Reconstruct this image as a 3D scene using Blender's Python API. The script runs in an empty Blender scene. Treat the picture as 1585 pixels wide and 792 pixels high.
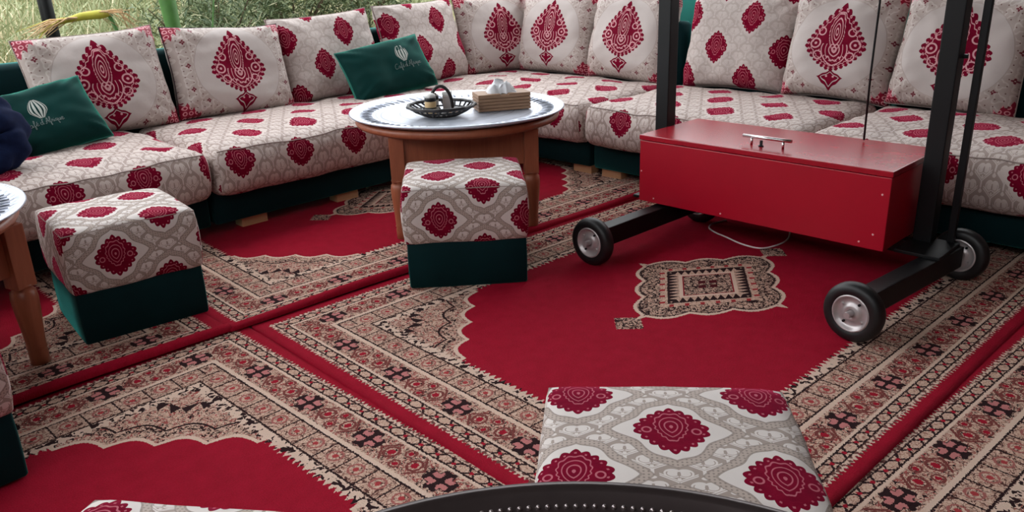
import bpy, bmesh, math, random
from mathutils import Vector, Matrix, noise

random.seed(7)
SC = bpy.context.scene
COL = SC.collection
PI = math.pi

# ------------------------------------------------------------------ camera, sky, exposure
# Room axes: X runs along the window-side sofa, Y along the wall-side sofa; the sofas meet at +X +Y.
CAM_H, F_PX, PITCH, ROLL, YAW = 1.15, 1257.0, math.radians(20.08), math.radians(-1.98), math.radians(-44.5)
_fw = Vector((0, math.cos(PITCH), -math.sin(PITCH)))
_up = Vector((0, math.sin(PITCH), math.cos(PITCH)))
_rt = Vector((1, 0, 0))
_c, _s = math.cos(ROLL), math.sin(ROLL)
_rt2, _up2 = _c * _rt + _s * _up, -_s * _rt + _c * _up
_m = Matrix((_rt2, _up2, -_fw)).transposed().to_4x4()
cam_data = bpy.data.cameras.new('camera')
cam_data.sensor_fit = 'HORIZONTAL'; cam_data.sensor_width = 36.0
cam_data.lens = 36.0 * F_PX / 1585.0
cam_data.clip_start = 0.02
cam = bpy.data.objects.new('camera', cam_data); COL.objects.link(cam)
cam.matrix_world = Matrix.Translation((0, 0, CAM_H)) @ Matrix.Rotation(YAW, 4, 'Z') @ _m
SC.camera = cam

world = bpy.data.worlds.new('overcast_sky'); SC.world = world
world.use_nodes = True
_bg = world.node_tree.nodes['Background']
_bg.inputs['Color'].default_value = (0.95, 0.98, 1.0, 1)
_bg.inputs['Strength'].default_value = 2.4
SC.view_settings.view_transform = 'Standard'
SC.view_settings.look = 'None'
SC.view_settings.gamma = 1.0
SC.view_settings.use_curve_mapping = False
SC.view_settings.exposure = 0.62

# ------------------------------------------------------------------ node expression helpers
def lin(r, g, b):
    f = lambda c: (c / 255 / 12.92) if c <= 10 else ((c / 255 + 0.055) / 1.055) ** 2.4
    return (f(r), f(g), f(b), 1.0)

class Ctx:
    nt = None
def node(t):
    return Ctx.nt.nodes.new(t)
class V:
    __slots__ = ('s',)
    def __init__(self, s): self.s = s
    def __add__(a, b): return mth('ADD', a, b)
    __radd__ = __add__
    def __sub__(a, b): return mth('SUBTRACT', a, b)
    def __rsub__(a, b): return mth('SUBTRACT', b, a)
    def __mul__(a, b): return mth('MULTIPLY', a, b)
    __rmul__ = __mul__
    def __truediv__(a, b): return mth('DIVIDE', a, b)
    def __rtruediv__(a, b): return mth('DIVIDE', b, a)
    def __lt__(a, b): return mth('LESS_THAN', a, b)
    def __gt__(a, b): return mth('GREATER_THAN', a, b)
    def __pow__(a, b): return mth('POWER', a, b)
    def __neg__(a): return mth('MULTIPLY', a, -1.0)
def put(sock, v):
    if isinstance(v, V): Ctx.nt.links.new(v.s, sock)
    else: sock.default_value = v
def mth(op, a, b=None, c=None):
    n = node('ShaderNodeMath'); n.operation = op
    put(n.inputs[0], a)
    if b is not None: put(n.inputs[1], b)
    if c is not None: put(n.inputs[2], c)
    return V(n.outputs[0])
def ab(a): return mth('ABSOLUTE', a)
def mx(a, b): return mth('MAXIMUM', a, b)
def mn(a, b): return mth('MINIMUM', a, b)
def wrap(a): return mth('WRAP', a, 0.5, -0.5)
def tri(a): return mth('PINGPONG', a, 1.0)
def sin(a): return mth('SINE', a)
def cos(a): return mth('COSINE', a)
def hyp(a, b): return mth('SQRT', a * a + b * b)
def at2(a, b): return mth('ARCTAN2', a, b)
def pick(f, a, b): return b + f * (a - b)            # f=1 -> a
def inv(a): return 1.0 - a
def near(a, b, w): return ab(a - b) < w
def both(*a):
    r = a[0]
    for x in a[1:]: r = r * x
    return r
def either(*a):
    r = a[0]
    for x in a[1:]: r = mx(r, x)
    return r
def col(f, a, b):                                     # f=0 -> a, f=1 -> b
    n = node('ShaderNodeMix'); n.data_type = 'RGBA'
    put(n.inputs[0], f)
    for i, x in ((6, a), (7, b)):
        put(n.inputs[i], x)
    return V(n.outputs[2])
def xyz(a, b=0.0, c=0.0):
    n = node('ShaderNodeCombineXYZ')
    for i, x in enumerate((a, b, c)): put(n.inputs[i], x)
    return V(n.outputs[0])
def nois(vec, scale, detail=2.0, rough=0.5, dist=0.0):
    n = node('ShaderNodeTexNoise')
    put(n.inputs['Vector'], vec)
    n.inputs['Scale'].default_value = scale; n.inputs['Detail'].default_value = detail
    n.inputs['Roughness'].default_value = rough; n.inputs['Distortion'].default_value = dist
    return V(n.outputs['Fac'])
def coords(kind):
    n = node('ShaderNodeTexCoord')
    sp = node('ShaderNodeSeparateXYZ')
    Ctx.nt.links.new(n.outputs[kind], sp.inputs[0])
    return V(sp.outputs[0]), V(sp.outputs[1]), V(sp.outputs[2]), V(n.outputs[kind])

MATS = {}
def begin(name):
    m = bpy.data.materials.new(name); m.use_nodes = True
    Ctx.nt = m.node_tree
    MATS[name] = m
    b = m.node_tree.nodes['Principled BSDF']
    return m, b
def finish(b, color=None, rough=None, bump=None, bdist=0.002, bstr=0.5, **kw):
    if color is not None: put(b.inputs['Base Color'], color)
    if rough is not None: put(b.inputs['Roughness'], rough)
    for k, v in kw.items(): put(b.inputs[k.replace('_', ' ')], v)
    if bump is not None:
        n = node('ShaderNodeBump'); n.inputs['Distance'].default_value = bdist
        n.inputs['Strength'].default_value = bstr
        put(n.inputs['Height'], bump)
        Ctx.nt.links.new(n.outputs[0], b.inputs['Normal'])

WHITE = lin(226, 222, 222); GREY = lin(158, 148, 146); TAN = lin(150, 134, 126)
RED = lin(150, 22, 52); DRED = lin(96, 12, 34); CREAM = lin(214, 196, 190)

# ---- damask with a half-drop lattice of red medallions (seats, stools, small-medallion cushions)
def damask(name, px, py, mw, mh, kind='UV', off=(0, 0), ground=(170, 160, 157), band_c=(164, 150, 144), white_c=(226, 221, 221), banded=True, fw=1.42, fh=1.30):
    m, b = begin(name)
    x0, y0, z0, vec = coords('UV' if kind == 'UV' else 'Object')
    if kind != 'UV': y0 = z0
    GR, TN, WH = lin(*ground), lin(*band_c), lin(*white_c)
    u = (x0 + off[0]) / px; v = (y0 + off[1]) / py
    au, av = wrap(u), wrap(v)
    f = (ab(au) + ab(av)) < 0.5
    x = pick(f, au, wrap(u + 0.5)) * px
    y = pick(f, av, wrap(v + 0.5)) * py
    X, Y = x / mw, y / mh
    aX, aY = ab(X), ab(Y)
    rho = (aX ** 1.4 + aY ** 1.4) ** (1 / 1.4)
    th = at2(X, Y)
    lobes = ab(cos(th * 9.0))
    red = rho < (0.88 + 0.12 * lobes)
    # inner drawing: nested hearts, beads along the scalloped rim
    heart = hyp(aX * 1.15, Y - 0.10 + aX * -0.25) + 0.30 * aX
    l1 = near(heart + 0.03 * cos(th * 14.0), 0.60, 0.026)
    l2 = near(heart, 0.42, 0.020)
    l3 = near(heart, 0.24, 0.024)
    l4 = heart < 0.07
    bead = both(near(wrap(th * (18 / (2 * PI))), 0.0, 0.11), near(rho, 0.84, 0.030))
    side = both(near(hyp(aX - 0.62, Y + 0.05), 0.11, 0.024), rho < 0.85)
    lines = either(l1, l2, l3, l4, bead, side)
    # pale ogee frame and dotted band around the medallion
    fr = (ab(x) / (mw * fw)) ** 1.12 + (ab(y) / (mh * fh)) ** 1.12
    frs = fr + 0.07 * cos(th * 6.0)
    white = frs < 1.0
    # white scrollwork on the grey ground
    q = px / 4.0; r = py / 4.0
    gu, gv = wrap(x / q + 0.5), wrap(y / r + 0.5)
    g = (ab(gu) + ab(gv)) < 0.5
    sx = ab(pick(g, gu, wrap(x / q))) * 2.0; sy = pick(g, gv, wrap(y / r)) * 2.0
    hd = hyp(sx - 0.24, sy - 0.12) - (0.33 + 0.16 * sy)
    hrt = hd < 0.0
    cut = both(near(hd, -0.11, 0.022), sy < 0.30)
    core = (hyp(sx * 2.2, sy - 0.12) + sx * 0.6) < 0.20
    leaf = both(near(sy + 0.50 - sx * 0.75, 0.0, 0.11), sx < 0.75)
    vein = both(near(sy + 0.50 - sx * 0.75, 0.0, 0.022), sx < 0.75)
    stem = both(near(sx, 0.0, 0.07), sy < -0.2)
    bloom = hyp(sx, sy - 0.86) < 0.17
    scroll = both(either(hrt, leaf, stem, bloom), inv(cut), inv(core), inv(vein))
    c = col(scroll, GR, WH)
    if banded:
        band = both(inv(white), frs < 1.26)
        lin1 = either(near(frs, 1.02, 0.03), near(frs, 1.26, 0.022))
        dots = hyp(wrap(x / 0.0075), wrap(y / 0.0075)) < 0.24
        c = col(band, c, TN)
        c = col(both(band, dots), c, tuple(k * 0.55 for k in TN[:3]) + (1,))
        c = col(white, c, WH)
        c = col(lin1 * 0.7, c, tuple(k * 0.6 for k in TN[:3]) + (1,))
    else:
        c = col(white, c, WH)
    redc = col(nois(xyz(x0, y0), 40, 2), lin(92, 6, 30), lin(128, 12, 42))
    c = col(red, c, redc)
    c = col(both(red, lines) * 0.55, c, lin(214, 130, 144))
    hgt = red * 0.9 - both(red, lines) * 0.6 + scroll * 0.35 + nois(xyz(x0, y0), 420, 1) * 0.3
    fold = nois(vec, 9, 3, 0.55) * 6.0
    finish(b, c, pick(red, 0.9, 0.62), hgt + fold, 0.0012, 0.6)
    put(b.inputs['Specular IOR Level'], pick(red, 0.02, 0.28))
    put(b.inputs['Sheen Weight'], red * 0.55); b.inputs['Sheen Roughness'].default_value = 0.35; b.inputs['Sheen Tint'].default_value = lin(220, 70, 110)
    return m

# ---- cushions with one large medallion
def grand_medallion(name, hw, hh, W=0.63, H=0.52):
    m, b = begin(name)
    x0, y0, z0, vec = coords('Object')
    wx = (nois(vec, 5, 1) - 0.5) * 0.02
    x0 = x0 + wx
    X, Y = x0 / hw, z0 / hh
    aX = ab(X)
    up = Y > -0.05
    p = pick(up, 1.17, 1.5)
    Ys = Y + 0.05
    Ye = pick(up, ab(Ys) / 1.40, ab(Ys) / 0.88)
    rho = (aX ** p + Ye ** p) ** (1.0 / p)
    th = at2(X, Ys)
    lobes = ab(cos(th * 15.0))
    body = rho < (0.91 + 0.09 * lobes)
    fy = Y + 1.12
    fs = aX / 0.42 + pick(fy > 0.0, ab(fy) / 0.24, ab(fy) / 0.42) - 0.05 * cos(aX * 26.0)
    fin = both(fs < 1.0, inv(near(fs, 0.68, 0.05)))
    fin_d = hyp(aX - 0.11, fy - 0.03) < 0.035
    # inner drawing: flame bud, nested petals, side scrolls, beaded rim
    t1 = hyp(aX * 1.9, (Ys - 0.42) * 0.9) + aX * 0.45
    bud = either(near(t1, 0.10, 0.028), near(t1, 0.24, 0.022), near(t1, 0.40, 0.026), near(t1 + 0.02 * cos(th * 40.0), 0.56, 0.022))
    t2 = hyp(aX * 0.9, Ys + 0.16) + 0.35 * aX
    bud2 = both(either(near(t2, 0.09, 0.028), near(t2, 0.22, 0.022), near(t2 + 0.03 * cos(aX * 40.0), 0.37, 0.024), near(t2, 0.52, 0.02)), Ys < 0.02)
    sc1 = near(hyp(aX - 0.64, Ys - 0.02), 0.15, 0.024)
    sc1b = hyp(aX - 0.64, Ys - 0.02) < 0.045
    sc2 = near(hyp(aX - 0.52, Ys + 0.36), 0.13, 0.022)
    sc3 = both(near(hyp(aX - 0.50, Ys - 0.42), 0.12, 0.022), rho < 0.86)
    leafy = both(near(wrap((aX * 1.2 + Ys) * 5.2), 0.0, 0.10), near(rho, 0.60, 0.05), Ys < 0.0)
    rim = near(hyp(wrap(th * (30 / (2 * PI)) + 0.5), (rho - 0.885) * 6.0), 0.16, 0.07)
    rim2 = near(rho + 0.02 * cos(th * 30.0), 0.79, 0.014)
    lines = either(bud, bud2, sc1, sc1b, sc2, sc3, leafy, rim, rim2)
    # ground: faint lens, dotted arc, scattered little flowers, laced corners
    R = hyp(X * 0.80, (Y + 0.02) * 0.80)
    lens = R < 1.18
    specks = both(R > 1.22, hyp(wrap(x0 / 0.031 + 0.2), wrap(z0 / 0.031)) < 0.10)
    au, av = wrap(x0 / 0.13 + 0.5), wrap(z0 / 0.12 + 0.3)
    f = (ab(au) + ab(av)) < 0.5
    fx = pick(f, au, wrap(x0 / 0.13)) * 0.13; fz = pick(f, av, wrap(z0 / 0.12 + 0.8)) * 0.12
    fr = hyp(fx, fz); ft = at2(fx, fz)
    flow = both(R > 1.26, fr < (0.0095 + 0.0035 * cos(ft * 4.0)), fr > 0.0025)
    corner = (ab(x0) / (W / 2) + ab(z0) / (H / 2) - 0.10 * ab(cos(x0 * 110.0))) > 1.55
    cr_in = both(corner, near(hyp(wrap(x0 / 0.026), wrap(z0 / 0.026)), 0.30, 0.08))
    qx, qz = wrap(x0 / 0.055), wrap(z0 / 0.06)
    scr = both(R > 1.2, near(hyp(qx, qz) + 0.10 * sin(at2(qx, qz) * 3.0), 0.33, 0.07))
    c = col(scr, lin(170, 156, 150), lin(186, 174, 168))
    c = col(lens, c, lin(181, 170, 166))
    c = col(both(near(R, 1.18, 0.008), ab(X) > 1.0), c, lin(162, 149, 144))
    c = col(specks, c, lin(112, 84, 80))
    c = col(flow, c, lin(104, 24, 42))
    c = col(corner, c, lin(138, 20, 48))
    c = col(cr_in, c, lin(214, 150, 158))
    shape = either(body, fin)
    redc = col(nois(vec, 30, 2), lin(92, 6, 30), lin(122, 12, 42))
    c = col(shape, c, redc)
    c = col(either(both(body, lines), both(fin, fin_d)) * 0.72, c, lin(222, 172, 176))
    hgt = shape * 0.8 - both(body, lines) * 0.5 + scr * 0.4 + nois(vec, 420, 1) * 0.3
    finish(b, c, 0.5, hgt + nois(vec, 9, 3, 0.55) * 6.0, 0.0012, 0.6)
    put(b.inputs['Specular IOR Level'], pick(shape, 0.02, 0.25))
    put(b.inputs['Sheen Weight'], shape * 0.5); b.inputs['Sheen Roughness'].default_value = 0.35; b.inputs['Sheen Tint'].default_value = lin(220, 70, 110)
    return m

# ---- the machine-woven carpet
def carpet_mat(name, hx, hy, shift):
    m, b = begin(name)
    x, y, z, vec = coords('Object')
    p2 = xyz(x + shift, y, 0.0)
    jig = (nois(p2, 170, 1) - 0.5)
    dx, dy = hx - ab(x), hy - ab(y)
    d0 = mn(dx, dy)
    d = d0 + jig * 0.011
    s = pick(dx < dy, y, x) + (nois(xyz(y, x + shift, 5.0), 190, 1) - 0.5) * 0.010
    PINK, BLK = lin(232, 202, 184), lin(44, 26, 28)
    field = col(nois(p2, 22, 3) * 0.5 + nois(p2, 210, 2, 0.7) * 0.9 - 0.2, lin(138, 6, 30), lin(188, 22, 54))
    # scribbled oriental drawing: contour lines of stretched noises
    n1 = nois(p2, 46, 2, 0.55, 0.6); n2 = nois(xyz(x + 7.3, y + shift, 3.0), 40, 2, 0.5, 0.5)
    n3 = nois(p2, 90, 1)
    dark_l = near(n1, 0.5, 0.020)
    red_l = near(n2, 0.52, 0.022)
    red_b = n2 > 0.70
    base = col(n3, PINK, lin(210, 170, 148))
    base = col(near(n3, 0.5, 0.03), base, lin(170, 124, 110))
    scrib = col(red_b, base, lin(190, 90, 92))
    scrib = col(red_l, scrib, lin(170, 84, 80))
    scrib = col(dark_l, scrib, BLK)
    dense = col(either(near(n1, 0.5, 0.040), near(n2, 0.5, 0.022)), base, BLK)
    # main border: knotted black rosettes and red blossoms
    P = 0.275
    fx = wrap(s / P) * P; fy = d0 - 0.142 + jig * 0.010
    ros = (ab(fx) * 0.85 + ab(fy) * 1.15) + 0.008 * cos(at2(fx, fy) * 8.0)
    rosb = ros < 0.052
    pet = both(ros < 0.047, inv(near(ab(fx), 0.0, 0.005)), inv(near(ab(fy), 0.0, 0.004)), hyp(ab(fx) - 0.021, ab(fy) - 0.0145) < 0.0145)
    gx = ab(wrap(s / P + 0.5)) * P
    bl = hyp(gx - 0.045, fy * 0.9) ; bl2 = hyp(gx, ab(fy) - 0.026)
    blos = either(near(bl, 0.019, 0.0035), near(bl2, 0.014, 0.003))
    blosr = either(bl < 0.010, bl2 < 0.008)
    arm = both(near(ab(fx) - ab(fy) * 0.9, 0.055, 0.005), ab(fy) < 0.04)
    main = col(either(blos, arm), scrib, lin(128, 66, 62))
    main = col(blosr, main, lin(170, 22, 46))
    main = col(rosb, main, BLK)
    main = col(pet, main, lin(206, 130, 128))
    # narrow guard: crossed lattice with red dots
    ls = wrap(s / 0.062) * 0.062
    lat = either(near(ab(ls), ab(d - 0.073) * 1.0 + 0.004, 0.0045), near(ab(d - 0.073), 0.0155, 0.0028))
    ld = hyp(ls, d - 0.073) < 0.006
    guard = col(lat, base, BLK); guard = col(ld, guard, lin(176, 24, 48))
    # inner guard: small boxes with blossoms
    bs = wrap(s / 0.086) * 0.086
    bx = ab(bs) > 0.0405
    br = hyp(bs, d - 0.245)
    inner = col(near(n1, 0.5, 0.025), base, lin(96, 60, 54))
    inner = col(near(br, 0.020, 0.003), inner, lin(176, 104, 98))
    inner = col(br < 0.008, inner, lin(184, 66, 70))
    inner = col(either(bx, near(d, 0.206, 0.0035), near(d, 0.288, 0.003)), inner, BLK)
    zig = 0.02 * tri(s / 0.011)
    # cream spandrels and scalloped field edge
    sp = (dx + dy * 1.0) + 0.045 * ab(sin((dx - dy) * 17.0)) + jig * 0.012
    spand = sp < 1.06
    c = col(spand, field, scrib)
    c = col(both(near(sp, 0.985, 0.016), spand), c, dense)
    c = col(near(sp, 0.955, 0.006), c, BLK)
    c = col(near(sp, 1.05, 0.010), c, PINK)
    tr = both(near(sp, 0.82, 0.03), (tri((dx - dy) / 0.03) * 0.06) > (sp - 0.79))
    c = col(tr, c, BLK)
    # central medallion: a lobed lozenge, an inner lozenge, two pendants
    pp, qq = x / 0.40 + y / 0.30, x / 0.40 - y / 0.30
    bxm = mx(ab(pp), ab(qq)); oth = mn(ab(pp), ab(qq))
    lob = bxm - 0.11 * ab(cos(oth * 5.2)) + jig * 0.05
    med = lob < 0.98
    ptb = (ab(ab(x) - 0.455) / 0.062 + ab(y) / 0.062 + jig * 0.3) < 1.0
    mcol = col(near(lob, 0.955, 0.03), dense, PINK)
    mcol = col(near(lob, 0.895, 0.012), mcol, BLK)
    mcol = col(near(bxm, 0.66, 0.05), mcol, base)
    mcol = col(both(near(bxm, 0.68, 0.04), tri(oth / 0.11) > 0.72), mcol, lin(176, 50, 56))
    inz = bxm < 0.60
    teeth = (tri(oth / 0.055) * 0.15) > (0.58 - bxm)
    icol = col(teeth, base, BLK)
    icol = col(bxm < 0.43, icol, PINK)
    icol = col(bxm < 0.375, icol, col(near(bxm, 0.365, 0.010), dense, lin(150, 26, 40)))
    icol = col(both(bxm < 0.14, inv(near(ab(pp), 0.0, 0.03)), inv(near(ab(qq), 0.0, 0.03))), icol, lin(84, 22, 30))
    mcol = col(inz, mcol, icol)
    c = col(ptb, c, dense)
    c = col(med, c, mcol)
    # borders over everything, from the field outwards
    c = col(d < (0.315 + zig), c, col(n1 > 0.54, PINK, BLK))
    c = col(d < 0.292, c, inner)
    c = col(d < 0.204, c, PINK)
    c = col(d < 0.190, c, main)
    c = col(d < 0.100, c, PINK)
    c = col(d < 0.091, c, guard)
    c = col(d < 0.056, c, col(n3 > 0.52, PINK, lin(120, 80, 74)))
    c = col(d < (0.036 + 0.012 * tri(s / 0.008)), c, field)
    grain = nois(p2, 520, 1)
    c = col(0.30 * (grain - 0.25), c, lin(60, 10, 20))
    finish(b, c, 0.95, nois(p2, 300, 2) + nois(p2, 900, 1) * 0.5, 0.006, 0.8)
    b.inputs['Specular IOR Level'].default_value = 0.1
    return m

# ---- plain materials
def plain(name, rgb, rough, metal=0.0, nscale=None, namt=0.15, bump=None, bd=0.001, **kw):
    m, b = begin(name)
    x, y, z, vec = coords('Object')
    base = lin(*rgb)
    if nscale:
        n = nois(vec, nscale, 4, 0.6)
        dk = tuple(c * (1 - namt * 2) for c in base[:3]) + (1,)
        lt = tuple(min(1, c * (1 + namt * 1.4)) for c in base[:3]) + (1,)
        c = col(n, dk, lt)
    else:
        c = base
    b.inputs['Metallic'].default_value = metal
    finish(b, c, rough, nois(vec, bump, 3) if bump else None, bd, 0.5, **kw)
    return m
def wood(name, a, bb, ax=2, sc=9.0, rough=0.5):
    m, b = begin(name)
    x, y, z, vec = coords('Object')
    cs = [x * 10.0, y * 10.0, z * 10.0]; cs[ax] = cs[ax] * 0.08
    n = nois(xyz(*cs), sc, 5, 0.6, 1.2)
    c = col(n, lin(*a), lin(*bb))
    finish(b, c, rough, n, 0.001, 0.3)
    return m
def velvet(name, rgb, tint):
    m, b = begin(name)
    x, y, z, vec = coords('Object')
    n = nois(vec, 7, 4, 0.6)
    c = col(n, tuple(v * 0.6 for v in lin(*rgb)[:3]) + (1,), tuple(v * 1.5 for v in lin(*rgb)[:3]) + (1,))
    finish(b, c, 0.75, nois(vec, 700, 1), 0.001, 0.3, Sheen_Weight=1.0, Sheen_Roughness=0.32, Sheen_Tint=lin(*tint))
    b.inputs['Specular IOR Level'].default_value = 0.12
    return m
def tray_mat(name, rgb, rough, hx_rings, dark):
    m, b = begin(name)
    x, y, z, vec = coords('Object')
    r = hyp(x, y); t = at2(x, y)
    rays = ab(wrap(t * (72 / (2 * PI)))) * both(r > 0.375, r < 0.44)
    rays2 = ab(wrap(t * (150 / (2 * PI)))) * both(r > 0.448, r < 0.462)
    engr = nois(xyz(x * 3.0, y * 3.0), 26, 3, 0.6, 2.0) * (r < 0.33)
    rings = either(near(r, 0.345, 0.004), near(r, 0.368, 0.003), near(r, 0.20, 0.003), near(r, 0.12, 0.003), near(r, 0.26, 0.003))
    worn = nois(vec, 14, 5, 0.65)
    c = col(worn, lin(*rgb), tuple(min(1, v * 1.25) for v in lin(*rgb)[:3]) + (1,))
    c = col(rings * 0.5, c, lin(*dark))
    c = col(both(r > 0.382, r < 0.435) * (near(wrap(t * (36 / (2 * PI))), 0.0, 0.22)) * 0.45, c, lin(*dark))
    b.inputs['Metallic'].default_value = 0.55
    finish(b, c, rough + worn * 0.15, rays * 2.0 + rays2 * 1.5 + engr * 0.5 - rings * 0.6, 0.003, 0.6)
    return m

FAB_SOFA = damask('damask_sofa', 0.30, 0.49, 0.074, 0.084, ground=(158, 140, 133), white_c=(198, 184, 178), banded=False, fw=1.34, fh=1.26)
FAB_STOOL = damask('damask_stool', 0.315, 0.25, 0.066, 0.070, off=(0, -0.037), ground=(154, 139, 131), band_c=(172, 156, 147), white_c=(208, 199, 195))
FAB_CUSH = damask('damask_cushion', 0.37, 0.34, 0.070, 0.090, kind='OBJ', off=(0.09, 0.05), ground=(172, 159, 153), white_c=(188, 176, 171), banded=False, fw=1.3, fh=1.2)
FAB_GRAND = grand_medallion('grand_medallion', 0.158, 0.148)
VELVET = velvet('teal_velvet', (1, 32, 35), (70, 190, 182))
VELVET_P = velvet('green_velvet', (0, 44, 42), (70, 205, 175))
PIPING = plain('piping', (150, 134, 128), 0.7)
PIPE_DARK = plain('dark_piping', (58, 46, 50), 0.7)
PIPE_GREEN = plain('green_piping', (40, 118, 104), 0.7)
WOOD = wood('varnished_wood', (122, 62, 42), (168, 98, 68), 2, 5.0, 0.4)
WOOD_PALE = wood('pale_wood', (170, 120, 84), (205, 158, 118), 0, 6.0, 0.6)
WOOD_BOX = wood('tissue_wood', (120, 88, 66), (176, 140, 110), 0, 6.0, 0.6)
BLACK = plain('black_steel', (9, 10, 13), 0.5, 0.0, 8, 0.2, Specular_IOR_Level=0.3)
TIRE = plain('tyre_rubber', (16, 16, 18), 0.5)
STEEL = plain('worn_steel', (190, 182, 182), 0.35, 0.45, 20, 0.15)
CHROME = plain('brushed_chrome', (205, 200, 200), 0.22, 1.0)
REDBOX = plain('red_paint', (164, 12, 36), 0.32, 0, 5, 0.06)
REDTOP = plain('red_paint_lid', (160, 16, 36), 0.24, 0, 9, 0.14)
SCREW = plain('screw', (225, 170, 170), 0.5)
TRAY = tray_mat('silver_tray', (188, 194, 207), 0.27, True, (84, 82, 92))
TRAY_DARK = plain('dark_bronze', (70, 60, 60), 0.36, 0.6, 12, 0.2, 30, 0.001)
BEAD = plain('bright_bead', (170, 160, 160), 0.3, 0.9)
WICKER = plain('black_wicker', (26, 18, 18), 0.5, 0, 60, 0.3, 120, 0.002)
WHITE_P = plain('white_plastic', (225, 225, 222), 0.45)
GLASS_J = plain('spice_jar', (206, 176, 130), 0.3)
PAPER = plain('tissue_paper', (236, 238, 242), 0.9, 0, 30, 0.04)
CABLE_W = plain('white_cable', (222, 205, 205), 0.5)
THREAD = plain('silver_thread', (172, 176, 170), 0.6)
THREAD_D = plain('grey_thread', (104, 118, 116), 0.7)
NAVY = plain('navy_denim', (20, 30, 60), 0.9, 0, 40, 0.3, 300, 0.001, Specular_IOR_Level=0.1)
CEIL = plain('shade_roof_brown', (88, 66, 50), 0.9, 0, 20, 0.2)  # kept dark so the added roof bounces little light
SHADE_WALL = plain('shade_wall_brown', (84, 56, 44), 0.9, 0, 6, 0.08)  # for the added light-blocking walls, dark to limit bounce
FLOORM = plain('cement_floor', (120, 104, 96), 0.9, 0, 8, 0.15)
SOIL = plain('dry_garden_soil', (150, 138, 100), 1.0, 0, 5, 0.25, 20, 0.02)

# ------------------------------------------------------------------ mesh helpers
class MB:
    """collects verts/faces (+uv) and links them as one mesh object"""
    def __init__(self): self.v, self.f, self.uv, self.sm = [], [], [], []
    def face(self, idx, uv=None, smooth=True):
        self.f.append(tuple(idx)); self.uv.append(uv); self.sm.append(smooth)
    def add(self, verts, faces, smooth=True):
        o = len(self.v); self.v += [tuple(p) for p in verts]
        for f in faces: self.face([i + o for i in f], None, smooth)
        return self
    def box(self, c, d, rz=0.0, bev=0.0):
        bm = bmesh.new(); bmesh.ops.create_cube(bm, size=1.0)
        bmesh.ops.scale(bm, vec=d, verts=bm.verts)
        if bev > 0: bmesh.ops.bevel(bm, geom=bm.edges[:], offset=bev, segments=2, affect='EDGES', profile=0.6)
        bmesh.ops.rotate(bm, cent=(0, 0, 0), matrix=Matrix.Rotation(rz, 3, 'Z'), verts=bm.verts)
        bmesh.ops.translate(bm, vec=c, verts=bm.verts)
        bm.verts.index_update()
        self.add([v.co[:] for v in bm.verts], [[v.index for v in f.verts] for f in bm.faces], False)
        bm.free(); return self
    def lathe(self, prof, n=32, c=(0, 0, 0), axis='Z', smooth=True, cap=True):
        o = len(self.v)
        for r, h in prof:
            for k in range(n):
                a = 2 * PI * k / n
                p = (r * math.cos(a), r * math.sin(a), h)
                if axis == 'X': p = (h, r * math.cos(a), r * math.sin(a))
                if axis == 'Y': p = (r * math.sin(a), h, r * math.cos(a))
                self.v.append((p[0] + c[0], p[1] + c[1], p[2] + c[2]))
        for i in range(len(prof) - 1):
            for k in range(n):
                k2 = (k + 1) % n
                self.face((o + i * n + k, o + i * n + k2, o + (i + 1) * n + k2, o + (i + 1) * n + k), None, smooth)
        if cap and prof[0][0] > 1e-5: self.face([o + k for k in range(n)][::-1], None, False)
        if cap and prof[-1][0] > 1e-5: self.face([o + (len(prof) - 1) * n + k for k in range(n)], None, False)
        return self
    def tube(self, pts, r, n=8, closed=False):
        pts = [Vector(p) for p in pts]; o = len(self.v); N = len(pts)
        rr = r if isinstance(r, (list, tuple)) else [r] * N
        side = None
        for i, p in enumerate(pts):
            a = pts[(i - 1) % N] if (closed or i > 0) else p
            b = pts[(i + 1) % N] if (closed or i < N - 1) else p
            t = (b - a).normalized()
            if side is None:
                ref = Vector((0, 0, 1)) if abs(t.z) < 0.9 else Vector((1, 0, 0))
                side = t.cross(ref).normalized()
            else:
                side = (side - t * side.dot(t))
                side = side.normalized() if side.length > 1e-6 else t.orthogonal().normalized()
            up = t.cross(side)
            for k in range(n):
                an = 2 * PI * k / n
                self.v.append(tuple(p + (side * math.cos(an) + up * math.sin(an)) * rr[i]))
        for i in range(N if closed else N - 1):
            j = (i + 1) % N
            for k in range(n):
                k2 = (k + 1) % n
                self.face((o + i * n + k, o + i * n + k2, o + j * n + k2, o + j * n + k))
        if not closed:
            self.face([o + k for k in range(n)][::-1], None, False)
            self.face([o + (N - 1) * n + k for k in range(n)], None, False)
        return self
    def build(self, name, mat, parent=None):
        me = bpy.data.meshes.new(name)
        me.from_pydata(self.v, [], self.f)
        me.polygons.foreach_set('use_smooth', self.sm)
        if any(u is not None for u in self.uv):
            ul = me.uv_layers.new(name='UVMap')
            k = 0
            for u, f in zip(self.uv, self.f):
                for i in range(len(f)):
                    ul.data[k].uv = u[i] if u else (0, 0)
                    k += 1
        me.materials.append(mat)
        bm = bmesh.new(); bm.from_mesh(me)
        bmesh.ops.recalc_face_normals(bm, faces=bm.faces[:])
        bm.to_mesh(me); bm.free()
        o = bpy.data.objects.new(name, me); COL.objects.link(o)
        o.parent = parent
        return o

def tag(o, label=None, cat=None, group=None, kind=None):
    if label: o['label'] = label
    if cat: o['category'] = cat
    if group: o['group'] = group
    if kind: o['kind'] = kind
    return o
def thing(name, label, cat, loc=(0, 0, 0), rz=0.0, group=None):
    o = bpy.data.objects.new(name, None); COL.objects.link(o)
    o.empty_display_size = 0.1
    o.location = loc; o.rotation_euler = (0, 0, rz)
    return tag(o, label, cat, group)
def nz(x, y, z, s=1.0):
    return noise.noise(Vector((x * s, y * s, z * s)))

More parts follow.
